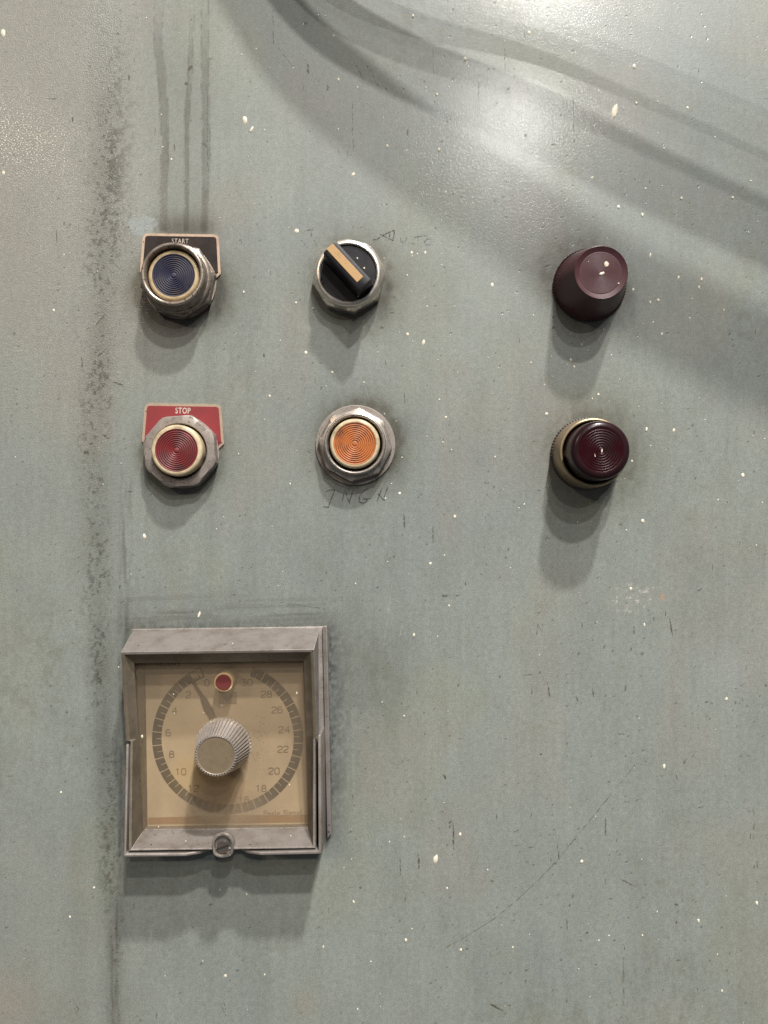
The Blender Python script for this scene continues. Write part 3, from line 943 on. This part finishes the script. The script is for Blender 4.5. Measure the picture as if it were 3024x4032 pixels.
def chips(root, lst, c, name="paint_speck"):
    cx, cz = P(*c)
    for (x, y, h, rx, rz, a) in lst:
        vs, fs = [], []
        X, Z = P(x, y, h)
        blob_geo(vs, fs, X - cx, Z - cz, h, rx / PXMM, rz / PXMM, math.radians(a), 0.3)
        mesh_obj(name, vs, fs, M['speck'], root)
chips(s1, [(1407, 1017, 9.25, 3.2, 4.2, 0), (1434, 1056, 9.25, 3.6, 4.4, 10)], c)

# ------------------------------------------------------------------ tall maroon pilot cap
c = CENT['maroon']
X, Z = P(*c)
k1 = thing("pilot_light", "tall tapered matt maroon cap with two cream paint chips", "pilot light", X, Z, group="pilot lights")
def knurl(r, depth, n):
    def f(a):
        t = (a * n / (2 * math.pi)) % 1.0
        return r - depth * (0 if 0.2 < t < 0.7 else 1)
    return f
v, f = lathe([(18.6, 0.02), (knurl(19.0, 0.55, 80), 0.3), (knurl(19.0, 0.55, 80), 2.6), (18.1, 3.4)], 640, close_top=False)
mesh_obj("knurled_skirt", v, f, M['maroon'], k1, smooth=25)
v, f = lathe([(18.1, 3.3), (18.0, 4.2), (17.7, 5.0), (13.5, 22.2), (13.2, 22.9), (13.0, 23.0), (12.9, 22.95), (10.7, 21.9), (10.5, 21.85), (10.2, 21.95)] +
             [(r, 21.95 - 0.06 * (i % 2)) for i, r in enumerate(np.linspace(9.9, 0.6, 36))], 128)
cap = mesh_obj("cap", v, f, [M['maroon'], M['maroon_face']], k1, smooth=22)
for p in cap.data.polygons:
    if all(math.hypot(cap.data.vertices[i].co.x, cap.data.vertices[i].co.z) < 0.01295 for i in p.vertices):
        p.material_index = 1
chips(k1, [(2388, 1040, 22, 9, 12, 5), (2371, 1077, 22, 11, 6, 25), (2436, 1116, 22, 3, 3.5, 0), (2317, 1031, 22, 1.5, 2, 0)], c)

# ------------------------------------------------------------------ brass pilot light with red lens
c = CENT['pilot']
X, Z = P(*c)
k2 = thing("pilot_light", "brass-ringed pilot light with a glossy dark red lens", "pilot light", X, Z, group="pilot lights")
v, f = lathe([(18.4, 0.02), (knurl(18.9, 0.5, 72), 0.3), (knurl(18.9, 0.5, 72), 2.2), (18.0, 2.8)], 576, close_top=False)
mesh_obj("knurled_flange", v, f, M['dark_steel'], k2, smooth=25)
v, f = lathe([(18.1, 2.6), (18.15, 3.2), (17.9, 9.0), (17.5, 13.4), (17.1, 14.4), (16.6, 14.7), (16.1, 14.5), (15.9, 13.8), (15.8, 7.0)], 128, close_top=False)
mesh_obj("brass_ring", v, f, M['brass'], k2)
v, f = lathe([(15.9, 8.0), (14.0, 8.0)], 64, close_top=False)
mesh_obj("bore_shade_ring", v, f, M['gap'], k2)  # dark ring painting the shade in the groove round the lens
prof = [(15.0, 6.0), (14.95, 15.0), (14.7, 24.0)] + arc(11.7, 24.9, 2.9, 0, 82, 8) + [(11.6, 27.85), (11.2, 27.8)]
v, f = lathe(prof, 128, close_top=False)
ln = mesh_obj("lens", v, f, M['red_lens'], k2)
v, f = ring_insert(11.25, 27.75, 8, 0.11, 1.0)
mesh_obj("prism_face", v, f, M['red_prism'], ln)
chips(k2, [(2370, 1776, 27.9, 3, 8, -8), (2343, 1796, 27.8, 2.6, 3, 0), (2342, 1789, 27.8, 1.8, 2, 0)], c)

# ------------------------------------------------------------------ timer
TC = (-81.0, -116.0)
timer = thing("timer", "square grey cast-metal dial timer with dusty window and ribbed knob", "timer", TC[0], TC[1])
timer.rotation_euler = (0, math.radians(-0.8), 0)
def TZ(zx, zy, h):
    """reading from the enlarged timer view -> local (u, v) mm"""
    x, z = P(440 + 0.5425 * zx, 2420 + 0.5425 * zy, h)
    x -= TC[0]; z -= TC[1]
    a = math.radians(-0.8)
    return (x * math.cos(a) - z * math.sin(a), x * math.sin(a) + z * math.cos(a))

def loops_mesh(name, loops, mat, parent, closed=True, cap_first=False, cap_last=False, smooth=30):
    vs, fs = [], []
    n = len(loops[0])
    for L in loops:
        for u, w, h in L:
            vs.append(V(u, w, h))
    for i in range(len(loops) - 1):
        for k in range(n if closed else n - 1):
            k2 = (k + 1) % n
            fs.append((i * n + k, (i + 1) * n + k, (i + 1) * n + k2, i * n + k2))
    if cap_first: fs.append(tuple(range(n)))
    if cap_last: fs.append(tuple(reversed(range((len(loops) - 1) * n, len(loops) * n))))
    return mesh_obj(name, vs, fs, mat, parent, smooth=smooth)

def rrect(u0, u1, v0, v1, r, h, n=4):
    out = []
    for cu, cv, a0 in ((u1 - r, v1 - r, 0), (u0 + r, v1 - r, 90), (u0 + r, v0 + r, 180), (u1 - r, v0 + r, 270)):
        for i in range(n + 1):
            a = math.radians(a0 + 90 * i / n)
            out.append((cu + r * math.cos(a), cv + r * math.sin(a), h))
    return out

# back flange against the panel
fl = loops_mesh("back_flange", [list(reversed(rrect(-50.4, 50.6, -52.5, 55.4, 1.2, 0.05))), list(reversed(rrect(-50.4, 50.6, -52.5, 55.4, 1.2, 1.7))), list(reversed(rrect(-49.8, 50.0, -52, 54.9, 1.0, 2.0)))],
                M['cast'], timer, cap_first=True, cap_last=True)
# raised clamp strip down the right side
sv = [(49.7, 55.8), (52.2, 56.0), (53.0, -52.0), (50.6, -55.2)]
strip = loops_mesh("side_strip", [[(u, w, 0.1) for u, w in sv], [(u, w, 3.6) for u, w in sv]], M['cast'], timer, cap_first=True, cap_last=True)
bevel(strip, 0.5)

# U-shaped lower housing rim
us = [-18.0, -11.0, -6.5, 8.0, 12.5, 19.5]
hs = [25.0, 22.6, 18.0, 18.0, 22.6, 25.0]
Obase = [(-49.6, 0.2), (-49.6, -54.2)] + [(u, -54.2) for u in us] + [(50.2, -54.2), (50.2, 3.5)]
Of = [(-48.2, 0.2, 18.8), (-48.2, -53.4, 25)] + [(u, -53.5, h) for u, h in zip(us, hs)] + [(49.7, -53.2, 25), (49.4, 3.5, 18.4)]
If = [(-46.9, 0.2, 18.8), (-46.9, -51.8, 25)] + [(u, -51.9, h) for u, h in zip(us, hs)] + [(48.1, -51.6, 25), (47.9, 3.5, 18.4)]
Ob = [(u, w, 2.0) for u, w in Obase]
Ib = [(u, w, 2.0) for u, w, h in If]
ub = loops_mesh("housing_rim", [Ob, Of, If, Ib, Ob], M['cast'], timer, closed=False)
me = ub.data
n = 8
# close the two open wall ends
import bmesh
bm = bmesh.new(); bm.from_mesh(me)
bmesh.ops.remove_doubles(bm, verts=bm.verts, dist=1e-6)
bm.verts.ensure_lookup_table()
bmesh.ops.holes_fill(bm, edges=[e for e in bm.edges if e.is_boundary], sides=0)
bmesh.ops.recalc_face_normals(bm, faces=bm.faces)
bm.to_mesh(me); bm.free()
bevel(ub, 0.45)

# hinged bezel cover with its visor-like top
L0 = [(-49.2, 54.6, 2.1), (44.4, 54.6, 2.1), (44.4, 2.5, 2.1), (44.4, 1.9, 2.1), (44.4, -51, 2.1), (-46.3, -51, 2.1), (-46.3, 1.9, 2.1), (-49.2, 2.5, 2.1)]
L0b = [(-49.1, 54.4, 4.0), (44.4, 54.4, 4.0), (44.4, 2.5, 13.0), (44.4, 1.9, 13.0), (44.4, -51, 13.0), (-46.3, -51, 4.0), (-46.3, 1.9, 4.0), (-49.1, 2.5, 4.0)]
L1 = [(-48.6, 53.6, 8.0), (48.1, 53.2, 9.0), (48.0, 2.5, 13.0), (46.8, 1.9, 13.0), (46.8, -50.9, 13.0), (-46.2, -50.9, 8.0), (-46.2, 1.9, 8.0), (-48.6, 2.5, 8.0)]
L2 = [(-48.0, 47.7, 25), (47.2, 47.7, 25), (47.5, 2.5, 19.0), (46.6, 1.9, 18.9), (46.5, -50.6, 24), (-45.9, -50.6, 24), (-45.9, 1.9, 18.9), (-48.1, 2.5, 19.0)]
L3 = [(-46.6, 46.4, 24.7), (45.6, 46.4, 24.7), (45.8, 2.5, 18.8), (45.6, 1.9, 18.7), (45.2, -50.0, 23.8), (-44.6, -50.0, 23.8), (-44.9, 1.9, 18.7), (-46.2, 2.5, 18.8)]
L4 = [(-44.6, 43.6, 21.6), (43.6, 43.6, 21.6), (43.8, 2.5, 16.4), (43.8, 1.9, 16.3), (43.6, -48.3, 15.0), (-44.0, -48.3, 15.0), (-44.2, 1.9, 16.3), (-44.4, 2.5, 16.4)]
L5 = [(-43.0, 41.2, 20.4), (41.6, 41.2, 20.4), (41.6, 2.5, 14.8), (41.6, 1.9, 14.8), (41.8, -46.9, 10.5), (-43.0, -46.9, 10.5), (-43.0, 1.9, 14.8), (-43.0, 2.5, 14.8)]
L6 = [(-43.1, 41.3, 2.1), (41.7, 41.3, 2.1), (41.7, 2.5, 2.1), (41.7, 1.9, 2.1), (41.9, -47.4, 2.1), (-43.1, -47.4, 2.1), (-43.1, 1.9, 2.1), (-43.1, 2.5, 2.1)]
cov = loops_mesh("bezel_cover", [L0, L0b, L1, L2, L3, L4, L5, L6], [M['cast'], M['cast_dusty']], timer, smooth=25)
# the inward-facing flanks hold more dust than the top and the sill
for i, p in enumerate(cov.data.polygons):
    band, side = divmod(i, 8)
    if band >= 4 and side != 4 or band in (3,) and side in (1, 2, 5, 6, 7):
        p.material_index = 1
bevel(cov, 1.0, 3, 22)

# ridge along the foot of the window
v = []
rl = [[(-42.5, -46.5, 6.0), (41.5, -46.5, 6.0)], [(-42.5, -45.6, 8.4), (41.5, -45.6, 8.4)], [(-42.5, -46.2, 9.8), (41.5, -46.2, 9.8)], [(-42.5, -47.3, 10.0), (41.5, -47.3, 10.0)]]
loops_mesh("window_sill_bead", rl, M['cast'], cov, closed=False, smooth=50)

# dial card
DC = (-0.55, -2.05)
dial = loops_mesh("dial", [rrect(-43.0, 41.6, -47.3, 41.2, 0.3, 2.15), rrect(-43.0, 41.6, -47.3, 41.2, 0.3, 2.6)], M['dial'], timer, cap_first=False)
me = dial.data
bm = bmesh.new(); bm.from_mesh(me)
bm.verts.ensure_lookup_table()
bm.faces.new([bm.verts[i] for i in range(20, 40)])
bm.to_mesh(me); bm.free()
HD = 2.75
def pol(ang, r):
    a = math.radians(ang)
    return (DC[0] + r * math.sin(a), DC[1] + r * math.cos(a))
def wedge(a0, a1, r0, r1, n=3):
    o = [pol(a0 + (a1 - a0) * i / n, r1) for i in range(n + 1)] + [pol(a1 + (a0 - a1) * i / n, r0) for i in range(n + 1)]
    return o
RO, RI = 39.4, 34.5
UNIT = 320.0 / 30
def flat(name, outlines, h, mat, parent):
    vs, fs = [], []
    for o in outlines:
        b = len(vs)
        vs += [V(u, w, h) for u, w in o]
        fs.append(tuple(range(b, b + len(o))))
    return mesh_obj(name, vs, fs, mat, parent, smooth=0)
for k in range(1, 30):
    a0 = -20 - UNIT * k
    a1 = a0 - UNIT
    g = 0.42
    am = (a0 + a1) / 2
    rm = RI + 0.56 * (RO - RI)
    # block of one unit with the half-unit tick cut into its inner edge
    nseg = 6
    o = [pol(a0 - g + (a1 - a0 + 2 * g) * i / nseg, RO) for i in range(nseg + 1)]
    o += [pol(a1 + g, RI), pol(am - 0.35, RI), pol(am - 0.3, rm), pol(am + 0.3, rm), pol(am + 0.35, RI), pol(a0 - g, RI)]
    flat("scale_block", [o], HD, M['ink'], dial)
# open box between 0 and 1
bx = [pol(-20.4, RO), pol(-30.3, RO), pol(-30.3, RI), pol(-20.4, RI), pol(-20.4, RO)]
v, f = ribbon([bx, [pol(-24, RI), pol(-24, RI + 1.6)], [pol(-26.5, RI), pol(-26.5, RI + 1.2)], [pol(-28.5, RI + 0.6), pol(-28.5, RI + 1.8)]], HD, 0.62)
mesh_obj("zero_box", v, f, M['ink'], dial, smooth=0)
GL = {'0': [[(0, 0.2), (0.2, 0), (0.8, 0), (1, 0.2), (1, 1.2), (0.8, 1.4), (0.2, 1.4), (0, 1.2), (0, 0.2)]],
      '1': [[(0.2, 1.15), (0.55, 1.4), (0.55, 0)]],
      '2': [[(0, 1.1), (0, 1.25), (0.2, 1.4), (0.8, 1.4), (1, 1.2), (1, 0.9), (0.85, 0.72), (0.15, 0.4), (0, 0.2), (0, 0), (1, 0)]],
      '3': [[(0, 1.4), (1, 1.4), (0.45, 0.85), (0.8, 0.8), (1, 0.6), (1, 0.2), (0.8, 0), (0, 0)]],
      '4': [[(0.8, 0), (0.8, 1.4), (0, 0.42), (1.05, 0.42)]],
      '6': [[(0.9, 1.4), (0.2, 1.4), (0, 1.2), (0, 0.2), (0.2, 0), (0.8, 0), (1, 0.2), (1, 0.65), (0.8, 0.82), (0, 0.82)]],
      '8': [[(0.2, 0.76), (0, 0.6), (0, 0.2), (0.2, 0), (0.8, 0), (1, 0.2), (1, 0.6), (0.8, 0.76), (0.2, 0.76)], [(0.22, 0.76), (0.1, 0.9), (0.1, 1.25), (0.25, 1.4), (0.75, 1.4), (0.9, 1.25), (0.9, 0.9), (0.78, 0.76)]]}
def numeral(txt, u, w, size=2.25, gap=0.85):
    tot = len(txt) * size + (len(txt) - 1) * gap
    polys = []
    for i, ch in enumerate(txt):
        ox = u - tot / 2 + i * (size + gap)
        for s in GL[ch]:
            polys.append([(ox + a * size, w + (b - 0.7) * size) for a, b in s])
    v, f = ribbon(polys, HD, 0.50)
    mesh_obj("numeral", v, f, M['ink_thin'], dial, smooth=0)
NUM = {'0': (690, 495), '30': (982, 493), '2': (557, 582), '28': (1122, 578), '4': (455, 697), '26': (1200, 692), '6': (410, 858), '24': (1252, 835),
       '8': (435, 1013), '22': (1243, 977), '10': (500, 1140), '20': (1178, 1135), '12': (592, 1262), '18': (1083, 1262), '14': (720, 1345), '16': (960, 1345)}
for t, (a, b) in NUM.items():
    u, w = TZ(a, b, HD)
    numeral(t, u, w)
u, w = TZ(412, 362, HD)
text_mesh("dial_lettering", "HOURS", u, w, HD, 3.0, 1.15, M['ink'], dial, 0.02, 0, 1.15)
u, w = TZ(1240, 1440, HD)
text_mesh("dial_lettering", "Eagle Signal", u, w, HD, 4.1, 1.02, M['ink_faint'], dial, 0.05, 0, 1.05)
# red lamp window with its pale ring, label patch and arrow beneath
u, w = TZ(812, 490, 16.5)
def disc(name, u, w, r, h0, h1, mat, parent, n=40):
    L = [[(u + r * math.cos(-2 * math.pi * i / n), w + r * math.sin(-2 * math.pi * i / n), h) for i in range(n)] for h in (h0, h1)]
    return loops_mesh(name, L, mat, parent, cap_last=True)
disc("lamp_ring", u, w, 4.75, 2.62, 16.6, M['dial_pale'], timer)
# pointer under the window
def poly_at(pts, h):
    return [TZ(a, b, h) for a, b in pts]
flat("pointer", [list(reversed(poly_at([(566, 470), (588, 468), (655, 570), (690, 610), (735, 690), (800, 860), (770, 880), (700, 740), (668, 690), (640, 600)], 3.4)))], 3.4, M['pointer'], dial)
flat("arrow_mark", [list(reversed(poly_at([(790, 588), (815, 570), (840, 585), (862, 570), (885, 588), (840, 640)], HD)))], HD + 0.02, M['pointer'], dial)
m_patch = aged("grey_label_patch", (0.30, 0.225, 0.15), (0.36, 0.26, 0.165), 0.0, 0.6, 0.5, 0.0, big=200)
flat("label_patch", [list(reversed(poly_at([(775, 560), (908, 560), (908, 650), (775, 650)], HD)))], HD - 0.02, m_patch, dial)
disc("red_lamp_window", u, w, 3.95, 15.0, 17.2, M['dial_red'], timer)
# rusty strip along the foot of the dial
flat("rust_stain", [[(-42.6, -46.2), (41.0, -46.2), (41.0, -42.4), (10, -42.1), (-42.6, -42.8)]], HD + 0.04, M['rust'], dial)

# dusty clear window over the dial
def wh(w): return 9.6 + (17.8 - 9.6) * (w + 47.2) / (41.1 + 47.2)
win = mesh_obj("window", [V(u, w, wh(w) + t) for t in (-0.6, 0.0) for u, w in ((-42.95, -47.0), (41.55, -47.0), (41.55, 41.1), (-42.95, 41.1))],
               [(4, 5, 6, 7)], M['lens'], timer, smooth=0)

# ribbed knob
def ribbed(r, depth, n=46):
    def f(a):
        t = (a * n / (2 * math.pi)) % 1.0
        return r if t < 0.5 else r - depth
    return f
v, f = lathe([(3.0, 3.0), (3.0, 13.0), (13.2, 13.0), (14.1, 13.2), (14.1, 13.8), (ribbed(14.0, 1.5), 14.2), (ribbed(10.5, 1.2), 30.2), (ribbed(10.05, 0.9), 31.0), (9.25, 31.0), (9.0, 30.5)], 46 * 8, close_top=False)
kn = mesh_obj("knob", v, f, M['knurl'], timer, smooth=20)
kn.location = V(DC[0], DC[1], 0)
v, f = lathe([(9.3, 30.3), (9.15, 30.62), (5, 30.6), (0.05, 30.58)], 72)
mesh_obj("knob_face", v, f, M['knob_face'], kn)

# latch boss and slotted screw at the bottom
def stadium(u, v_top, v_bot, r, h, n=14):
    out = []
    for i in range(n + 1):
        a = math.pi - math.pi * i / n
        out.append((u + r * math.cos(a), v_top - r + r * math.sin(a), h))
    rb = r * 0.92
    for i in range(n + 1):
        a = -math.pi * i / n
        out.append((u + rb * math.cos(a), v_bot + 0.55 * rb + 0.55 * rb * math.sin(a), h))
    return out
bu = 1.0
boss = loops_mesh("latch_boss", [stadium(bu, -46.8, -53.6, 3.2, 12.0), stadium(bu, -44.6, -53.8, 5.2, 19.0), stadium(bu, -42.0, -54.4, 5.5, 24.4), stadium(bu, -42.4, -54.1, 5.1, 25.2), stadium(bu, -43.2, -53.4, 4.3, 25.2), stadium(bu, -43.7, -53.0, 3.9, 23.0)],
                  M['zinc'], timer, closed=True, cap_last=True, smooth=40)
sc_h = 24.2
scr = disc("latch_screw", bu - 0.4, -49.6, 3.0, 20.0, sc_h, M['dark_steel'], boss, 32)
scr.name = "latch_screw"
a = math.radians(18)
sl = []
for du, dw in ((-2.9, -0.5), (2.9, -0.5), (2.9, 0.5), (-2.9, 0.5)):
    sl.append((bu - 0.4 + du * math.cos(a) - dw * math.sin(a), -49.6 + du * math.sin(a) + dw * math.cos(a)))
flat("screw_slot", [sl], sc_h + 0.03, M['gap'], boss)
# specks caught on the timer
for (a, b, h, r) in ((220, 885, 17, 1.8), (1343, 568, 4.8, 1.3), (1340, 575, 4.8, 0.8), (448, 578, 4.8, 0.9), (455, 715, 4.8, 0.8), (1290, 1235, 4.8, 0.9), (538, 1645, 20, 0.9), (1300, 1605, 20, 0.9), (1010, 862, 12, 1.0), (878, 210, 21, 0.9), (665, 712, 4.8, 0.7), (800, 660, 4.8, 0.6), (340, 1540, 11, 0.9)):
    vs, fs = [], []
    if h == 4.8:
        h = wh(TZ(a, b, 12)[1]) + 0.02
    u, w = TZ(a, b, h)
    blob_geo(vs, fs, u, w, h, r * 0.32, r * 0.45, 0, 0.2)
    mesh_obj("paint_speck", vs, fs, M['speck'], timer)

# ------------------------------------------------------------------ rubber hose looping past above the frame (its shadows cross the panel)
t1, s1x = 0.65, 0.208
path = [((620, -1150), 30), ((850, -760), 30), ((1010, -430), 31), ((1160, -180), 32), ((1330, -20), 33), ((1500, 60), 37), ((1700, 130), 46), ((2100, 215), 60), ((2400, 350), 68), ((2720, 490), 71), ((3024, 628), 72), ((3500, 845), 72), ((4100, 1120), 72)]
cu = bpy.data.curves.new("hose", 'CURVE')
cu.dimensions = '3D'
cu.bevel_depth = 11.0 * S
cu.bevel_resolution = 6
cu.use_fill_caps = True
spn = cu.splines.new('NURBS')
spn.points.add(len(path) - 1)
for i, ((x, y), h) in enumerate(path):
    X = (x - 1512) / PXMM + s1x * h
    Z = (2016 - y) / PXMM + t1 * h
    spn.points[i].co = (*V(X, Z, h), 1)
spn.order_u = 4
spn.use_endpoint_u = True
spn.resolution_u = 10
tmp = bpy.data.objects.new("hose_curve", cu)
COL.objects.link(tmp)
dg = bpy.context.evaluated_depsgraph_get()
hm = bpy.data.meshes.new_from_object(tmp.evaluated_get(dg))
bpy.data.objects.remove(tmp)
hm.materials.clear(); hm.materials.append(M['hose'])
hm.polygons.foreach_set("use_smooth", [True] * len(hm.polygons))
hose = bpy.data.objects.new("hose", hm)
COL.objects.link(hose)
hose["label"] = "black rubber hose hanging above the view, seen by its curved shadows"
hose["category"] = "hose"
